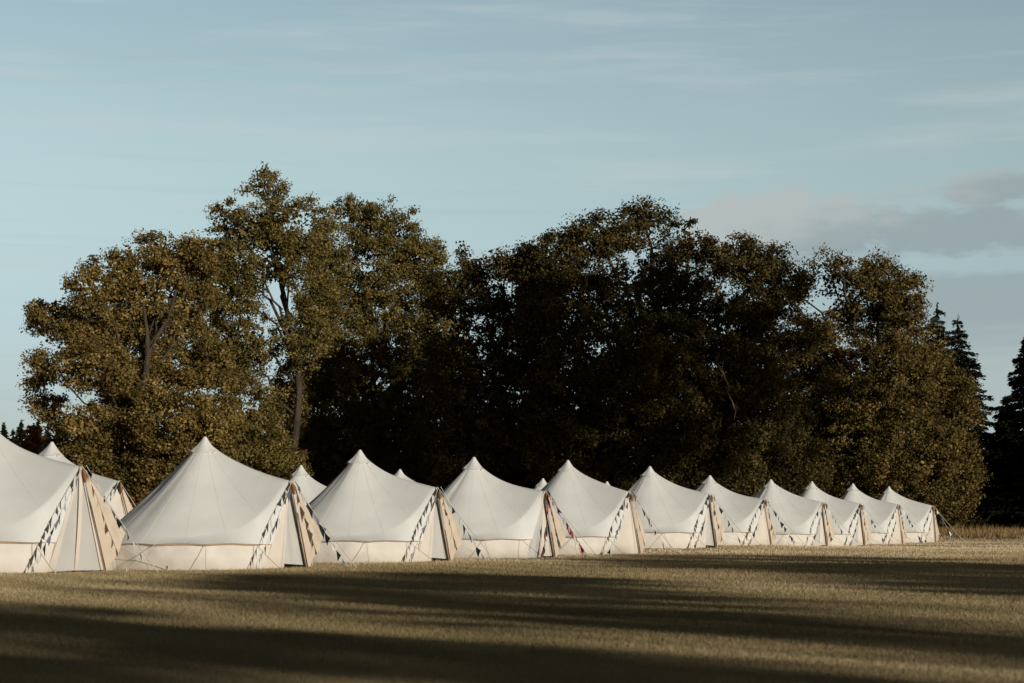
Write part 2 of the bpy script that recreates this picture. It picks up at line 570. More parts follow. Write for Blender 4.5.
def make_bunting(T, t, side, label, cloths, n, size, group, dense=False, name='bunting'):
    """pennants on a cord from the door top to the ground; its own thing"""
    if side == 'left':
        A, B = DA + Vector((.07, -.05, .0)), Vector((2.50, -1.42, .05))
    elif side == 'door':
        A, B = DA + Vector((.09, .02, .0)), Vector((2.52, -.30, .03))
    else:
        A, B = DA + Vector((.08, .04, .03)), Vector((3.35, .92, .05))
    S = T.scale
    loc = T.location
    ang = T.rotation_euler.z
    Rm = Euler((0, 0, ang)).to_matrix()
    W = lambda p: Rm @ Vector((p.x * S.x, p.y * S.y, p.z * S.z))
    root = thing(name, loc + W(Vector((B.x, B.y, 0))), label, 'bunting', group)
    o0 = W(Vector((B.x, B.y, 0)))
    sagv = Vector((0, 0, -.10 if side != 'door' else -.03))
    out = Vector((.10, -.16, 0)) if side == 'left' else Vector((.05, 0, 0))
    P = lambda k: W(A.lerp(B, k) + (sagv + out) * math.sin(math.pi * k)) - o0
    c = MB(); c.tube([P(k / 12) for k in range(13)], .006, 5)
    obj('cord', c, M['white'] if not dense else M['navy'], root)
    rr = random.Random(int(t['X'] * 100) + len(side))
    for k in range(n):
        u = (k + .35) / n
        du = size / (A - B).length * .5
        a, b = P(max(0, u - du)), P(min(1, u + du))
        mid = (a + b) / 2
        h = size * rr.uniform(1.0, 1.35) * (1.1 if not dense else 1.0)
        sw = Vector((rr.uniform(-.35, .35), rr.uniform(-.35, .35), 0)) * h
        tip = mid + Vector((0, 0, -h)) + sw * .6 + (b - a) * rr.uniform(-.3, .5)
        # widen: pennant turns a bit about its cord
        turn = Vector((rr.uniform(-1, 1), rr.uniform(-1, 1), 0)) * size * .28
        a2, b2 = a + turn, b - turn
        bow = Vector((rr.uniform(-1, 1), rr.uniform(-1, 1), 0)) * size * .15
        rows = []
        for j in range(5):
            v = j / 4
            ww = 1 - v * (.97 if not dense else .35)
            mm = (a2 + b2) / 2
            ctr = mm.lerp(tip, v) + bow * math.sin(math.pi * v)
            hw = (b2 - a2) / 2 * ww
            rows.append([ctr - hw, ctr + bow * .3 * (1 - v), ctr + hw])
        f = MB(); f.grid(rows)
        obj('flag', f, M[cloths[k % len(cloths)]], root)
    return root


names = ['large bell tent with zipped grey door, cut off by the left photo edge',
         'wide bell tent with dark slit between door curtains, second from left in front row',
         'bell tent with door curtain bowed open to the right, third from left in front row',
         'greyish bell tent with red and navy rag garlands on its door',
         'bell tent directly right of the one with red rag garlands',
         'bell tent on the low rise mid front row, sixth from the left',
         'bell tent in front row, seventh from left, fifth from far right end',
         'bell tent in front row, eighth from left, fourth from far right end',
         'bell tent third from the far right end of the front row',
         'bell tent second from the far right end of the front row',
         'smallest looking front row bell tent, last at far right with one taut guy rope']
short = ['the leftmost zipped tent', 'the second tent from left', 'the third tent from left',
         'the fourth tent from left', 'the fifth tent from left', 'the sixth tent from left',
         'the seventh tent from left', 'the eighth tent from left', 'the third last tent',
         'the second last tent', 'the last tent at far right']
std = ['navy', 'slate', 'navy', 'white', 'grey', 'navy', 'slate']
gar = ['navy', 'red', 'slate', 'navy', 'pink', 'red', 'navy', 'white']
near = [8, 9, 10, 11, 12, 13, 1, 2]
for i, t in enumerate(TENTS):
    T = make_tent(i, t, names[i], near, 'white bell tents pitched in the front row')
    if i == 3:
        make_bunting(T, t, 'door', 'red and navy rag garland hanging straight down the door of the fourth tent', gar, 20, .15, 'rag garlands on one tent door', True, 'rag_garland')
        make_bunting(T, t, 'right', 'red and navy rag garland slanting out right to the ground from a door', gar, 24, .15, 'rag garlands on one tent door', True, 'rag_garland')
    else:
        make_bunting(T, t, 'left', 'navy and white pennants down the left door edge of ' + short[i], std, 13, .15, 'pennant buntings on the tent doors')
        make_bunting(T, t, 'right', 'navy and white pennants slanting right from the door of ' + short[i], ['navy', 'white', 'navy', 'slate', 'navy'], 9, .165, 'pennant buntings on the tent doors')
bnames = ['bell tent behind the leftmost one, its pennant hung door showing past it',
          'peak of a back row bell tent between the second and third front tents',
          'peak of a back row bell tent just right of the third front tent peak',
          'small peak of a back row bell tent between the fourth and fifth front tents',
          'small peak of a back row bell tent just left of the sixth front tent']
for i, t in enumerate(BACK):
    T = make_tent(20 + i, t, bnames[i], [10, 12, 1] if i == 0 else [], 'white bell tents pitched in the back row')
    if i == 0:
        make_bunting(T, t, 'left', 'navy and white pennants on the door of the tent behind the leftmost one', std, 13, .15, 'pennant buntings on the tent doors')

# ------------------------------------------------------------------ trees
def clump_leaves(C, rad, n_per, size, seed, up=.35, spread=1.0, flat=.7):
    """leaf faces scattered in clumps: returns verts, faces, tint"""
    g = np.random.default_rng(seed)
    nc = len(C)
    cid = np.repeat(np.arange(nc), n_per)
    n = len(cid)
    d = g.normal(size=(n, 3)); d /= np.linalg.norm(d, axis=1)[:, None]
    rr = g.random(n) ** .6
    rad_i = rad[cid]
    # each clump is stretched its own way
    st = g.uniform(.65, 1.35, size=(nc, 3)) * np.array([1, 1, flat])
    P = C[cid] + d * st[cid] * (rad_i * rr)[:, None]
    nrm = d * 1.0 + np.array([0, 0, up]) + g.normal(size=(n, 3)) * .85 * spread
    nrm /= np.linalg.norm(nrm, axis=1)[:, None] + 1e-9
    t = np.cross(nrm, g.normal(size=(n, 3))); t /= np.linalg.norm(t, axis=1)[:, None] + 1e-9
    b = np.cross(nrm, t)
    L = size * 1.12 * g.uniform(.55, 1.4, n)
    Wd = L * g.uniform(.5, .75, n)
    V = np.empty((n, 4, 3))
    curl = (nrm.T * (L * g.uniform(-.1, .18, n))).T
    V[:, 0] = P - (t.T * L * .5).T - curl
    V[:, 1] = P - (b.T * Wd * .5).T
    V[:, 2] = P + (t.T * L * .5).T - curl
    V[:, 3] = P + (b.T * Wd * .5).T
    ct = g.random(nc) * .45 + .1
    tint = np.clip(ct[cid] + g.random(n) * .45, 0, 1)
    return V.reshape(-1, 3), np.arange(n * 4).reshape(-1, 4), tint


def crown_clumps(lobes, seed, cr, dens, gap, gapscale, zfull=-1, pit=.42, pitcut=-.04):
    """centres of leaf clumps spread through the shells of a list of ellipsoid boughs"""
    g = np.random.default_rng(seed)
    out = []
    L = np.array(lobes)
    for i, (x, y, z, rx, ry, rz) in enumerate(lobes):
        area = 4 * math.pi * ((rx * ry) ** 1.6 / 3 + (rx * rz) ** 1.6 / 3 + (ry * rz) ** 1.6 / 3) ** (1 / 1.6)
        n = int(area / (math.pi * cr * cr) * dens * 2.5) + 3
        d = g.normal(size=(n, 3)); d /= np.linalg.norm(d, axis=1)[:, None]
        f = .5 + .5 * g.random(n) ** .5
        P = np.array([x, y, z]) + d * f[:, None] * np.array([rx, ry, rz])
        # the outer shell breaks up into separate boughs with deep pits between them
        bv = np.array([noise.noise(Vector(p) * pit + Vector((0, seed * 2.9, i * .37))) for p in P])
        keep = (f < .7) | (bv > np.where(P[:, 2] < zfull, pitcut - .12, pitcut))
        for j in range(len(lobes)):
            if j != i:
                q = (P - L[j, :3]) / L[j, 3:]
                keep &= ~((np.linalg.norm(q, axis=1) < .62) & (g.random(n) < .85))
        out.append(P[keep])
    P = np.concatenate(out)
    if gap > -1:
        nv = np.array([noise.noise(Vector(p) * gapscale + Vector((seed * 3.7, 0, 0))) for p in P])
        P = P[nv > np.where(P[:, 2] < zfull, gap - .3, gap)]
    return P[P[:, 2] > .35]


def tree_trunk(base, lobes, C, seed, r0, trunk_top, sides=9, limb_r=.3, twigs=90, lean=(0, 0), twig_r=.05):
    rr = random.Random(seed)
    m = MB()
    b = Vector(base); top = Vector(trunk_top)
    n = 9
    tp, tr = [], []
    for i in range(n + 1):
        k = i / n
        p = b.lerp(top, k)
        w = math.sin(math.pi * k)
        p += Vector((rr.uniform(-.35, .35) * w + lean[0] * w, rr.uniform(-.3, .3) * w, 0))
        tp.append(p); tr.append(r0 * (1.0 - .86 * k) * (1.35 if i == 0 else 1))
    m.tube(tp, tr, sides)
    ends = []
    for (x, y, z, rx, ry, rz) in lobes:
        c = Vector((x, y, z))
        k = max(.15, min(.95, (z - b.z) / max(.1, top.z - b.z) * .62))
        f = k * n; i0 = min(n - 1, int(f))
        s = tp[i0].lerp(tp[i0 + 1], f - i0)
        path = [s]
        for j in range(1, 7):
            v = j / 6
            p = s.lerp(c, v)
            p.z -= (c - s).length * .10 * math.sin(math.pi * v) * rr.uniform(-.4, 1)
            p += Vector((rr.uniform(-.4, .4), rr.uniform(-.4, .4), rr.uniform(-.3, .3))) * (1 if j < 6 else 0)
            path.append(p)
        r1 = limb_r * .62 * (.5 + .5 * rr.random())
        m.tube(path, [r1 * (1 - .62 * j / 6) for j in range(7)], 7)
        ends.append(path)
    E = np.array([p for pa in ends for p in pa[2:]])
    idx = list(range(len(C))); rr.shuffle(idx)
    for ci in idx[:twigs]:
        c = Vector(C[ci])
        dd = np.linalg.norm(E - C[ci], axis=1)
        s = Vector(E[int(np.argmin(dd))])
        path = [s.lerp(c, j / 4) + Vector((rr.uniform(-.2, .2), rr.uniform(-.2, .2), rr.uniform(-.2, .25))) * (1 if 0 < j < 4 else 0) for j in range(5)]
        m.tube(path, [twig_r * (1 - .17 * j) for j in range(5)], 5)
    return m


def px_lobes(Y, L):
    """boughs read off at the tree's own distance: px, py, half width, half height[, depth offset]"""
    out = []
    for l in L:
        px, py, rx, ry = l[:4]
        dy = l[4] if len(l) > 4 else 0
        Yd = Y + dy
        x, _, z = at(px, py, Yd)
        k = Yd / FOC
        out.append((x, Yd, z, rx * k, (rx + ry) * .5 * k * (l[5] if len(l) > 5 else 1), ry * k))
    return out


def make_tree(name, label, leaf, lobes, base_px, Y, seed, limbs=(), cr=.75, nper=52, size=.22, dens=1.15, gap=-.18, gapscale=.28,
              r0=.45, top=None, bark='bark', group='broadleaf trees of the wood behind the tents', limb_r=.24, twigs=110,
              up=.35, twig_r=.05, lean=(0, 0), extra=None, zfull=13, inner=1.0, pitcut=-.05):
    bx = (base_px - 512) / FOC * Y
    base = Vector((bx, Y, float(ground(bx, Y)) - .1))
    C = crown_clumps(lobes, seed, cr, dens, gap, gapscale, zfull, pitcut=pitcut)
    if extra is not None:
        C = np.concatenate([C, np.array(extra)])
    g = np.random.default_rng(seed + 50)
    rad = cr * g.uniform(.6, 1.35, len(C))
    T = thing(name, base, label, 'tree', group)
    if top is None:
        mz = max(l[2] for l in lobes)
        mx_ = sum(l[0] for l in lobes) / len(lobes)
        top = (mx_ * .5 + bx * .5, Y, base.z + (mz - base.z) * .8)
    tm = tree_trunk(base, lobes, C, seed, r0, top, limb_r=limb_r, twigs=twigs, twig_r=twig_r, lean=lean)
    rl = random.Random(seed)
    for pl in limbs:                                # bare twisting limbs that come out through the leaves
        pts = [Vector(at(x, y, Y + d * .82)) for x, y, d in pl]
        fine = []
        for a, b in zip(pts, pts[1:]):
            for k in range(4):
                fine.append(a.lerp(b, k / 4) + Vector((rl.uniform(-.2, .2), rl.uniform(-.15, .15), rl.uniform(-.2, .2))))
        fine.append(pts[-1])
        tm.tube(fine, [.10 * (1 - .75 * k / len(fine)) for k in range(len(fine))], 6)
    tm.v = [(v[0] - base.x, v[1] - base.y, v[2] - base.z) for v in tm.v]
    obj('trunk', tm, M[bark], T)
    V, F, tint = clump_leaves(C, rad, nper, size, seed + 9, up=up)
    # older, larger leaves deep in the crown
    g2 = np.random.default_rng(seed + 77)
    CI, RI = [], []
    for (x, y, z, rx, ry, rz) in lobes:
        n = int(15 * inner * (rx * rz) / 6) + 2
        d = g2.normal(size=(n, 3)); d /= np.linalg.norm(d, axis=1)[:, None]
        P = np.array([x, y, z]) + d * (g2.random(n) ** .5)[:, None] * .55 * np.array([rx, ry, rz])
        P = P[P[:, 2] > .6]
        nv = np.array([noise.noise(Vector(p) * gapscale + Vector((seed * 3.7, 0, 0))) for p in P])
        P = P[nv > np.where(P[:, 2] < zfull, -1, gap - .02)]
        CI.append(P); RI.append(np.full(len(P), 1.05))
    CI = np.concatenate(CI); RI = np.concatenate(RI)
    V2, F2, t2 = clump_leaves(CI, RI, 44, .27, seed + 10, up=up)
    F = np.concatenate([F, F2 + len(V)]); V = np.concatenate([V, V2]); tint = np.concatenate([tint, t2])
    V = V - np.array(base)
    obj('crown', mesh_np('crown', V, F, attr={'tint': tint}), M[leaf], T)
    return T


# far left: lobed golden tree
L1 = px_lobes(112, [(56, 322, 30, 30, -1), (44, 372, 21, 20, -2), (52, 408, 20, 18, -1), (88, 285, 28, 26, -3), (95, 325, 34, 30, 1), (124, 270, 30, 24, 2), (160, 256, 34, 24, 5),
                    (196, 258, 26, 24, 4), (140, 305, 36, 30, 6), (188, 310, 30, 34, 5), (92, 372, 42, 34, -4), (80, 430, 34, 34, -3), (122, 425, 38, 36, -1),
                    (150, 360, 38, 36, 4), (200, 372, 34, 34, 3), (170, 415, 40, 36, -4), (210, 430, 34, 40, -3), (175, 470, 56, 44, -1), (105, 480, 50, 40), (148, 290, 40, 36, 3), (175, 285, 36, 36, 5), (120, 320, 34, 34, 3), (130, 390, 30, 30, 1), (62, 470, 24, 36, 3)])
make_tree('chestnut_tree', 'broad tree with large sunlit golden leaf clumps at the far left of the wood', 'leaf_gold', L1, 160, 112, 11,
          cr=.72, nper=135, size=.155, dens=1.15, gap=-.16, pitcut=.01, zfull=14.5, gapscale=.30, r0=.5)
# tallest airy tree
L2 = px_lobes(123, [(264, 186, 22, 17), (265, 200, 30, 30), (240, 226, 32, 30), (292, 222, 30, 34), (262, 258, 46, 38), (226, 262, 22, 26), (228, 295, 34, 38),
                    (308, 270, 26, 40), (318, 225, 20, 28, 2), (322, 300, 24, 40, 4), (245, 345, 36, 36), (214, 350, 32, 42, 2), (305, 335, 24, 40), (238, 420, 46, 52, -3), (262, 470, 46, 42, -3),
                    (292, 400, 22, 44, 2)])
make_tree('beech_tree', 'tallest tree, airy golden crown with its dark curved trunk showing through', 'leaf_airy', L2, 284, 123, 22,
          cr=.66, nper=84, size=.15, dens=1.05, gap=-.16, gapscale=.36, pitcut=-.1, r0=.36, top=at(266, 225, 123), twigs=190, lean=(1.3, 0))
# second airy tree, standing back and shaded below
L3 = px_lobes(143, [(350, 222, 30, 32), (388, 232, 36, 34), (420, 262, 28, 26), (365, 278, 55, 45), (330, 255, 26, 44), (405, 320, 55, 50),
                    (340, 350, 52, 60), (370, 420, 75, 70), (436, 290, 18, 24), (305, 420, 42, 60), (380, 490, 85, 45), (440, 350, 40, 60), (310, 500, 60, 40)])
make_tree('lime_tree', 'airy crowned tree with black shaded lower half, right of the tallest tree', 'leaf_airy', L3, 372, 143, 33,
          cr=.7, nper=84, size=.16, dens=1.15, gap=-.26, gapscale=.34, r0=.4, twigs=130, zfull=17, pitcut=-.1,
          extra=[at(440, 262, 143), at(448, 268, 142), at(432, 248, 143), at(452, 277, 143), at(425, 243, 143)])
# dark middle tree
L4 = px_lobes(121, [(514, 260, 22, 20), (500, 285, 30, 28), (482, 258, 24, 18), (458, 292, 33, 28), (512, 276, 33, 26), (470, 340, 48, 48), (522, 330, 48, 48), (452, 400, 36, 60),
                    (500, 420, 60, 60), (462, 470, 50, 48), (535, 470, 60, 48), (480, 505, 70, 30)])
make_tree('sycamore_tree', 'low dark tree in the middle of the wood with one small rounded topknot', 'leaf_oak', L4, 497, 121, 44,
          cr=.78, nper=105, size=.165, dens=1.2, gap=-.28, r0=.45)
# big oak
L5 = px_lobes(117, [(508, 264, 22, 20, 2), (530, 272, 22, 24, 1), (540, 310, 28, 36, 2), (560, 256, 30, 24), (598, 236, 34, 22), (645, 226, 34, 22), (690, 238, 34, 22), (732, 260, 36, 25), (768, 268, 24, 20),
                    (787, 292, 22, 28), (572, 302, 44, 42), (640, 292, 56, 46), (712, 312, 58, 52), (770, 345, 42, 55), (592, 380, 60, 60, -1),
                    (662, 380, 65, 65, -3), (740, 405, 60, 60, -2), (602, 462, 65, 55, -1), (692, 472, 72, 50, -3), (772, 472, 55, 50), (548, 420, 30, 60),
                    (650, 505, 90, 30)])
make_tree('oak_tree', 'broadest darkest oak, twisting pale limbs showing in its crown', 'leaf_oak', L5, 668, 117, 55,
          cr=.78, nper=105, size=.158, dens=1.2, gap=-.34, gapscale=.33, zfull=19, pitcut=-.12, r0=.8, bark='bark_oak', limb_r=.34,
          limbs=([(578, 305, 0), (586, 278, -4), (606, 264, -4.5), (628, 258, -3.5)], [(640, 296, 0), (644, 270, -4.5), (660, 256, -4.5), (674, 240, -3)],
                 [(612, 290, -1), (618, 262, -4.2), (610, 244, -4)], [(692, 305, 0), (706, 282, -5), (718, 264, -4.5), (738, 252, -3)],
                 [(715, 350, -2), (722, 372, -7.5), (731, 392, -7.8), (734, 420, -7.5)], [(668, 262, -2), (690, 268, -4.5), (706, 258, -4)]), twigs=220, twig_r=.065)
# understorey standing in the shade behind the big trees
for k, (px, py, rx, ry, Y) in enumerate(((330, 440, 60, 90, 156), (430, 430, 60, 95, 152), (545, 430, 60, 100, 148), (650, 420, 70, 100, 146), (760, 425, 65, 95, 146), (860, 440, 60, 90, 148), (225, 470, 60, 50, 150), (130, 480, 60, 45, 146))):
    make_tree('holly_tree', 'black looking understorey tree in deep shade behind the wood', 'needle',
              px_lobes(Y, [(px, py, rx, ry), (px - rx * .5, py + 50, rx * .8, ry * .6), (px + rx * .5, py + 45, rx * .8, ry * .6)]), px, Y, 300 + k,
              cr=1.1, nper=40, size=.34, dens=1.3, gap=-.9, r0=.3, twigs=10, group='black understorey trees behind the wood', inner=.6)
# right-hand rounded tree
L6 = px_lobes(124, [(832, 278, 27, 24), (872, 280, 32, 22), (850, 312, 52, 38), (898, 322, 36, 40), (820, 345, 40, 50), (880, 382, 58, 55, -2),
                    (920, 382, 34, 42), (950, 425, 32, 55), (955, 474, 24, 48), (832, 432, 60, 60, -1), (900, 462, 62, 55, -2), (948, 482, 28, 42), (832, 490, 52, 40),
                    (905, 505, 70, 24), (805, 300, 20, 30), (900, 300, 28, 28), (925, 365, 26, 36, 1)])
make_tree('maple_tree', 'full rounded tree with sunlit leaves sweeping down to the ground at right', 'leaf_chest', L6, 872, 124, 66,
          cr=.74, nper=105, size=.155, dens=1.3, gap=-.25, r0=.5, limbs=([(818, 365, -1), (829, 388, -6.2), (826, 408, -6.5), (838, 424, -6)], [(846, 300, -1), (842, 275, -3), (836, 258, -1)], [(866, 300, -1), (872, 276, -2.5), (878, 258, -.5)]),
          extra=[at(822, 250, 124), at(833, 258, 124), at(843, 264, 124), at(876, 256, 124), at(868, 262, 124), at(890, 268, 124), at(900, 283, 124), at(814, 262, 124)])


def spruce_mesh(h, rb, seed, per=60, size=.34):
    g = np.random.default_rng(seed)
    P, D = [], []
    z = h * .04
    while z < h - .25:
        k = 1 - z / h
        rl = rb * (k ** .85) * g.uniform(.8, 1.12) + .12
        nb = int(6 + 7 * k)
        a0 = g.random() * 6.28
        for b in range(nb):
            a = a0 + b * 6.283 / nb + g.normal() * .2
            ln = rl * g.uniform(.5, 1.25)
            n = max(5, int(per * ln / rb * 2))
            u = g.random(n) ** .7
            side = g.normal(size=n) * .17 * ln * (1 - u * .6)
            x = u * ln * math.cos(a) - side * math.sin(a)
            y = u * ln * math.sin(a) + side * math.cos(a)
            zb = z + g.normal() * h / 60
            zz = zb + .10 * ln * np.sin(u * 2.2) - .34 * ln * u ** 1.5 + .16 * ln * u ** 4 - np.abs(g.normal(size=n)) * .14
            P.append(np.stack([x, y, zz], -1))
            D.append(np.tile([math.cos(a), math.sin(a), -.25], (n, 1)))
        z += h / 46 * g.uniform(.7, 1.3)
    P.append(np.stack([g.normal(size=14) * .05, g.normal(size=14) * .05, np.linspace(h - .9, h, 14)], -1))
    D.append(np.tile([.1, 0, 1.0], (14, 1)))
    P = np.concatenate(P); D = np.concatenate(D)
    n = len(P)
    D = D + g.normal(size=(n, 3)) * .35; D /= np.linalg.norm(D, axis=1)[:, None]
    B = np.cross(D, g.normal(size=(n, 3))); B /= np.linalg.norm(B, axis=1)[:, None]
    L = size * g.uniform(.6, 1.3, n); Wd = L * .34
    V = np.empty((n, 4, 3))
    V[:, 0] = P - (D.T * L * .5).T; V[:, 1] = P - (B.T * Wd * .5).T
    V[:, 2] = P + (D.T * L * .5).T; V[:, 3] = P + (B.T * Wd * .5).T
    me = mesh_np('crown', V.reshape(-1, 3), np.arange(n * 4).reshape(-1, 4), attr={'tint': g.random(n)})
    me.materials.append(M['needle'])
    t = MB(); t.tube([(0, 0, -.1), (.05, 0, h * .5), (0, 0, h * .97)], [h * .016, h * .009, .02], 7)
    tm = t.mesh('trunk'); tm.materials.append(M['bark'])
    return me, tm


def put_spruce(meshes, x, y, rz, s, label, group, name='spruce_tree'):
    T = thing(name, (x, y, float(ground(x, y))), label, 'conifer', group, rz)
    T.scale = (s, s, s)
    obj('crown', meshes[0], None, T); obj('trunk', meshes[1], None, T)
    return T


def spruce_px(px, py, Y, rb, seed, label, group, per=130):
    x, y, z = at(px, py, Y)
    h = z - float(ground(x, y))
    return put_spruce(spruce_mesh(h, rb, seed, per), x, y, 0, 1, label, group)


sg = 'dark spruces at the right of the wood'
spruce_px(937, 303, 146, 5.6, 1, 'dark spruce with the higher narrow tip, behind the rounded tree at right', sg)
spruce_px(958, 316, 144, 6.2, 2, 'dark spruce with the lower tip, right beside the taller spruce tip', sg)
spruce_px(1026, 333, 128, 4.2, 3, 'black spruce cut off by the right edge of the photo', sg, 130)
spruce_px(1005, 402, 132, 3.6, 4, 'short black spruce filling the gap left of the spruce at the right edge', sg, 130)
# the wood runs on to the right, beyond the frame
for k, (x, y, s) in enumerate(((42, 122, 1.0), (47, 112, 1.15), (54, 104, 1.1), (50, 128, 1.2), (61, 97, 1.1))):
    if k == 0:
        SM = spruce_mesh(19, 4.6, 9, 20, .42)
    put_spruce(SM, x, y, k * 1.3, s, 'dark spruce of the wood standing beyond the right edge of the photo', 'spruces beyond the right edge of the photo')
# far conifers at the left edge
SF = spruce_mesh(17, 3.4, 12, 34, .8)
SF2 = spruce_mesh(17, 3.9, 13, 34, .8)
fl = ['third', 'tall', 'low', 'slim', 'broad', 'low']
for k, (px, py, Y) in enumerate(((-8, 426, 300), (4, 424, 296), (13, 430, 305), (21, 421, 300), (30, 428, 296), (38, 420, 302), (48, 424, 300), (-20, 422, 300), (58, 425, 304), (0, 436, 285), (17, 438, 284), (34, 437, 286), (46, 436, 285))):
    x, y, z = at(px, py, Y)
    where = ['nearest the left edge', 'second from the left edge', 'third from the left edge', 'fourth from the left edge', 'fifth from the left edge',
             'sixth from the left edge', 'hard against the sunlit tree', 'outside the left edge', 'behind the sunlit tree', 'low one at the left edge', 'low one among taller tips', 'low one above the russet bush', 'low one beside the sunlit tree'][k]
    put_spruce(SF if k % 2 else SF2, x, y, k * 2.1, (z - .5) / 17, 'far dark conifer on the left skyline, ' + where, 'far conifers on the left skyline')
# russet shrub under them
def shrub(name, label, leaf, lobes, seed, cat='shrub', group=None, **kw):
    b = Vector((lobes[0][0], lobes[0][1], float(ground(lobes[0][0], lobes[0][1]))))
    C = crown_clumps(lobes, seed, kw.get('cr', .6), kw.get('dens', 1.3), -.4, .4)
    g = np.random.default_rng(seed)
    V, F, tint = clump_leaves(C, kw.get('cr', .6) * g.uniform(.6, 1.3, len(C)), kw.get('nper', 40), kw.get('size', .22), seed)
    T = thing(name, b, label, cat, group)
    obj('foliage', mesh_np('foliage', V - np.array(b), F, attr={'tint': tint}), M[leaf], T)
    s = MB(); rr = random.Random(seed)
    for k in range(7):
        c = C[rr.randrange(len(C))]
        e = Vector(c) - b
        s.tube([(rr.uniform(-.2, .2), rr.uniform(-.2, .2), -.05), e * .5 + Vector((rr.uniform(-.2, .2), 0, .2)), e], [.06, .04, .015], 5)
    obj('stem', s, M['bark'], T)
    return T


shrub('russet_bush', 'russet orange bush between the two left tents and the far conifers', 'russet', px_lobes(150, [(30, 446, 9, 12), (37, 436, 7, 9), (22, 462, 14, 18), (36, 470, 16, 20)]), 71, cr=.7, size=.3, nper=30)
shrub('russet_bush', 'small reddish bush low beside the right side of the second leftmost tent door', 'russet', px_lobes(108, [(133, 512, 12, 10), (146, 508, 10, 10)]), 72, cr=.4)

# trees behind and right of the viewpoint: they throw the long shadows over the field
def sp(p, s):   # p across the sunbeams, s towards the sun
    return (s * math.sin(SUN_A) + p * math.cos(SUN_A), -s * math.cos(SUN_A) + p * math.sin(SUN_A))


def field_tree(label, lobes, p0, s0, seed, dens=1.6, gap=-.3, nper=34):
    L = []
    hs = math.tan(SUN_E) / .1673
    for (p, h, rp, rh) in lobes:
        h *= hs; rh *= hs
        x, y = sp(p, s0)
        L.append((x, y, h, rp * .9, rp * .9, rh))
    x, y = sp(p0, s0)
    b = Vector((x, y, -.1))
    C = crown_clumps(L, seed, .9, dens * .75, gap, .3, pitcut=-2)
    g = np.random.default_rng(seed)
    V, F, tint = clump_leaves(C, .9 * g.uniform(.6, 1.3, len(C)), nper, .36, seed)
    T = thing('field_tree', b, label, 'tree', 'trees behind the viewpoint that shade the field')
    obj('crown', mesh_np('crown', V - np.array(b), F, attr={'tint': tint}), M['leaf_chest'], T)
    hz = max(l[2] for l in L)
    tm = tree_trunk(b, L, C, seed, .4, (x, y, hz * .8), twigs=20)
    tm.v = [(v[0] - b.x, v[1] - b.y, v[2] - b.z) for v in tm.v]
    obj('trunk', tm, M['bark'], T)


SB = 45
FT = 'tree behind the viewpoint whose shadow falls on the foreground grass'
for k, p in enumerate((-34, -24, -14, -4)):
    field_tree(FT, [(p, 11, 5.6, 6), (p - 2, 7, 5, 5), (p + 2, 6, 5, 5.2), (p, 3.2, 5.2, 3)], p, SB + 4 * (k % 2), 200 + k, gap=-.6)
field_tree(FT, [(4.6, 9.5, 5.2, 4.5), (4.4, 5, 5.2, 4), (4.6, 12.5, 4, 3), (1.5, 4, 5, 4), (1, 9, 5, 4)], 4.5, SB, 210, gap=-.6)
field_tree(FT, [(13.5, 8.8, 2.3, 2.3), (15, 7.6, 2.4, 1.4), (16, 11.2, 2.9, 1.1), (19.2, 12.1, 3.2, .9)], 15, SB, 211, dens=1.0, gap=-.3)
field_tree(FT, [(23.6, 9.1, 4.4, 1.5), (26, 9.8, 5.0, 1.5), (30, 11.1, 6.2, 1.6), (34, 12.9, 5, 1.3), (39, 13.7, 3.8, 1.1)], 28, SB, 212, dens=1.05, gap=-.25)

field_tree(FT, [(11.2, 8.8, 1.2, 2.4), (12.2, 10.8, 1.0, 1.8)], 11.5, SB, 214, dens=1.0, gap=-1, nper=8)  # thin gauzy crown, added unseen to dim the bright strip of grass
HT = 'unseen tall bare stemmed tree added right of the viewpoint to shade the oak'
for k, (p, h, rp, rh) in enumerate(((69.5, 18.6, 4.6, 6.2), (77, 18.6, 5.4, 6.4), (86, 17.8, 5, 5.4))):  # unseen trees put in so the oak goes dark while the tents stay lit
    field_tree(HT, [(p, h, rp, rh), (p - 2, h - 2, rp * .8, rh * .6), (p + 2, h + 1.5, rp * .8, rh * .7)], (67.2, 73.8, 83.5)[k], -25 + 3 * (k % 2), 220 + k, dens=(1.5, 1.05, .62)[k], gap=(-.6, -.4, -.2)[k])

# ------------------------------------------------------------------ light, sky, camera
sdir = Vector((math.sin(SUN_A) * math.cos(SUN_E), -math.cos(SUN_A) * math.cos(SUN_E), math.sin(SUN_E)))
ld = bpy.data.lights.new('sun', 'SUN'); ld.energy = 5.0; ld.angle = R(.5); ld.color = (1, .945, .84)
lo = bpy.data.objects.new('sun', ld); COL.objects.link(lo)
lo.rotation_euler = (-sdir).to_track_quat('-Z', 'Y').to_euler()

w = bpy.data.worlds.new('World'); scene.world = w; w.use_nodes = True
nt = w.node_tree; N = nt.nodes; L = nt.links
for n in list(N):
    N.remove(n)


def val(x):
    return x


def mth(op, a, b=None, c=None, clamp=False):
    n = N.new('ShaderNodeMath'); n.operation = op; n.use_clamp = clamp
    for i, v in enumerate((a, b, c)):
        if v is None:
            continue
        if hasattr(v, 'is_linked') or hasattr(v, 'links'):
            L.new(v, n.inputs[i])
        else:
            n.inputs[i].default_value = v
    return n.outputs[0]


def smooth(x, a, b, lo=0., hi=1.):
    n = N.new('ShaderNodeMapRange'); n.interpolation_type = 'SMOOTHSTEP'
    L.new(x, n.inputs[0])
    for i, v in enumerate((a, b, lo, hi)):
        n.inputs[i + 1].default_value = v
    return n.outputs[0]


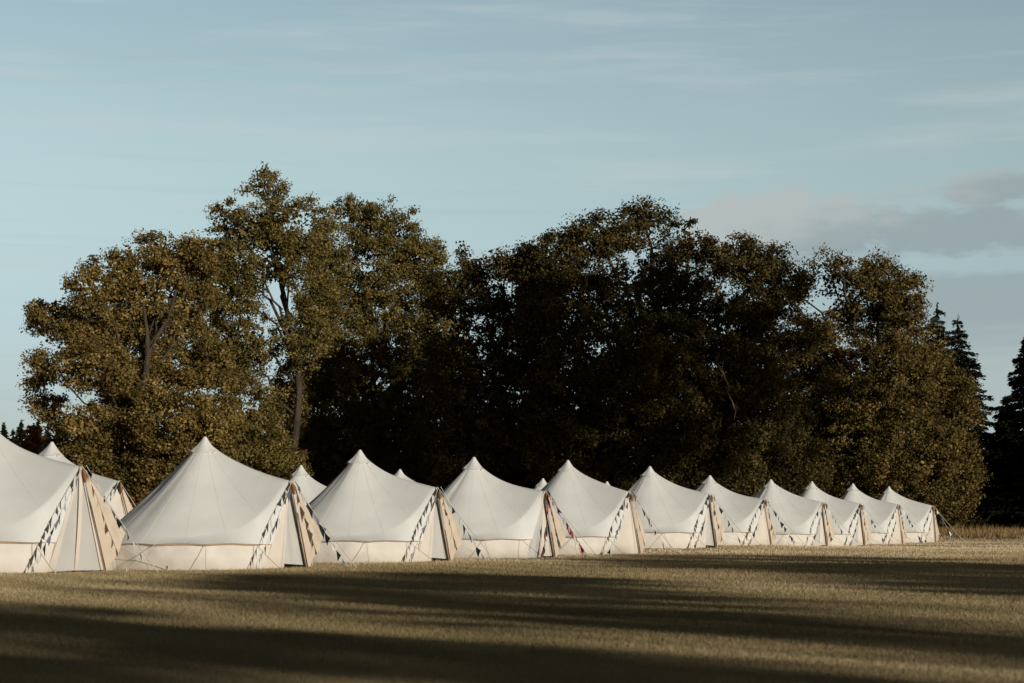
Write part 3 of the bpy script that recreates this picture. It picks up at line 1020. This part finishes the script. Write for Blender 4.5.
def mixc(f, a, b):
    n = N.new('ShaderNodeMix'); n.data_type = 'RGBA'; n.clamp_result = False
    L.new(f, n.inputs[0]) if not isinstance(f, float) else setattr(n.inputs[0], 'default_value', f)
    for v, i in ((a, 6), (b, 7)):
        if isinstance(v, tuple):
            n.inputs[i].default_value = (*v, 1)
        else:
            L.new(v, n.inputs[i])
    return n.outputs[2]


sky = N.new('ShaderNodeTexSky'); sky.sky_type = 'NISHITA'; sky.sun_disc = False
sky.sun_elevation = SUN_E; sky.sun_rotation = math.pi - SUN_A
sky.altitude = 100; sky.air_density = 1; sky.dust_density = .6; sky.ozone_density = 1.5
tc = N.new('ShaderNodeTexCoord')
sx = N.new('ShaderNodeSeparateXYZ'); L.new(tc.outputs['Generated'], sx.inputs[0])
deg = 180 / math.pi
AZ = mth('MULTIPLY', mth('ARCTAN2', sx.outputs[0], sx.outputs[1]), deg)
EL = mth('MULTIPLY', mth('ARCSINE', sx.outputs[2]), deg)


def cnoise(sa, se, scale, detail, off=0., rough=.55):
    cb = N.new('ShaderNodeCombineXYZ')
    L.new(mth('MULTIPLY', AZ, sa), cb.inputs[0]); L.new(mth('MULTIPLY', EL, se), cb.inputs[1]); cb.inputs[2].default_value = off
    n = N.new('ShaderNodeTexNoise'); n.inputs['Scale'].default_value = scale; n.inputs['Detail'].default_value = detail
    n.inputs['Roughness'].default_value = rough
    L.new(cb.outputs[0], n.inputs['Vector'])
    return n.outputs['Fac']


def blob(a0, e0, ra, re, nz, k):
    dx = mth('DIVIDE', mth('SUBTRACT', AZ, a0), ra)
    dy = mth('DIVIDE', mth('SUBTRACT', EL, e0), re)
    r = mth('SQRT', mth('ADD', mth('MULTIPLY', dx, dx), mth('MULTIPLY', dy, dy)))
    m = mth('SUBTRACT', 1.0, r)
    return mth('ADD', m, mth('MULTIPLY', mth('SUBTRACT', nz, .5), k))


# clear sky: the Nishita sky, toned towards the teal of the photograph, dimmed out of view to cut fill light
lowc, highc = (.92, 1.02, 1.47), (2.31, 2.02, 1.64)
tone = mixc(smooth(EL, 0, 13), lowc, highc)
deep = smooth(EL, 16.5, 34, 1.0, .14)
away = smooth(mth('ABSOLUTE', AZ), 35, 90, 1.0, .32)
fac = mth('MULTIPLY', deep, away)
tint = N.new('ShaderNodeVectorMath'); tint.operation = 'MULTIPLY'
L.new(sky.outputs[0], tint.inputs[0]); L.new(tone, tint.inputs[1])
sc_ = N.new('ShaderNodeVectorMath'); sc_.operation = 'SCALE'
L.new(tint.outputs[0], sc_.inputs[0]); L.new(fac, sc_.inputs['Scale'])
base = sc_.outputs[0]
K = 10 / .707      # picture value -> sky radiance at the strength and exposure below
C_ = lambda r, g, b: (r * K, g * K, b * K)
# thin high streaks
st = smooth(cnoise(.05, .55, 2.2, 6, 3.1, .6), .46, .74, 0, .42)
st2 = smooth(cnoise(.02, 1.1, 1.5, 5, 8.3, .55), .5, .75, 0, .22)
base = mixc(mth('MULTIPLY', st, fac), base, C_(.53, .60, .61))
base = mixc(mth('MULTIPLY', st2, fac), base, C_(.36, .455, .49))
# grey bank low at right: a flat topped layer with paler streaks under it
nz = cnoise(.22, .75, 1.6, 7, 1.7)
topw = mth('ADD', EL, mth('MULTIPLY', mth('SUBTRACT', nz, .5), .9))
bank = mth('MULTIPLY', smooth(topw, 7.25, 7.6, 1, 0), smooth(AZ, 8.5, 13.0))
bankc = mixc(smooth(mth('ADD', topw, mth('MULTIPLY', cnoise(.08, 1.3, 1.6, 5, 5.), 2.0)), 5.4, 7.4), C_(.43, .505, .505), C_(.315, .39, .41))
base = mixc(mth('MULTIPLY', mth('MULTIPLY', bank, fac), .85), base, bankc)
# soft cumulus above the right hand trees, lit warm along its top left
nz2 = cnoise(.42, .95, 1.9, 8, 0.4, .58)
b1 = blob(8.6, 9.0, 4.6, 1.35, nz2, 2.1)
b2 = blob(13.4, 8.75, 4.4, .85, nz2, 1.5)
b3 = blob(15.0, 10.0, 2.6, .6, nz2, 1.7)
b4 = blob(17.5, 9.0, 3.0, .9, nz2, 1.6)
dn = mth('MAXIMUM', mth('MAXIMUM', b1, b2), mth('MAXIMUM', b3, b4))
cm = smooth(dn, -.03, .42, 0, .86)
lit = smooth(mth('ADD', mth('ADD', mth('MULTIPLY', EL, .62), mth('MULTIPLY', AZ, -.16)), mth('MULTIPLY', nz2, 1.3)), 4.15, 5.3)
cc = mixc(lit, C_(.305, .37, .39), C_(.455, .495, .487))
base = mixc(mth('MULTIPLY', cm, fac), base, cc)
bg = N.new('ShaderNodeBackground'); bg.inputs[1].default_value = .1
L.new(base, bg.inputs[0])
wo = N.new('ShaderNodeOutputWorld'); L.new(bg.outputs[0], wo.inputs[0])

cam = bpy.data.cameras.new('camera'); co = bpy.data.objects.new('camera', cam); COL.objects.link(co)
co.location = (0, 0, CAMZ); co.rotation_euler = (R(90), 0, 0)
cam.sensor_width = 36; cam.lens = FOC / 1024 * 36
cam.shift_y = (HOR - 341.5) / 1024
cam.dof.use_dof = True; cam.dof.focus_distance = 78; cam.dof.aperture_fstop = 2.8
cam.clip_start = .1; cam.clip_end = 6000
scene.camera = co
scene.render.resolution_x, scene.render.resolution_y = 1024, 683
scene.view_settings.view_transform = 'Standard'
scene.view_settings.look = 'None'
scene.view_settings.exposure = -.5
scene.view_settings.gamma = 1
scene.cycles.max_bounces = 6
scene.cycles.diffuse_bounces = 3
scene.cycles.transparent_max_bounces = 4
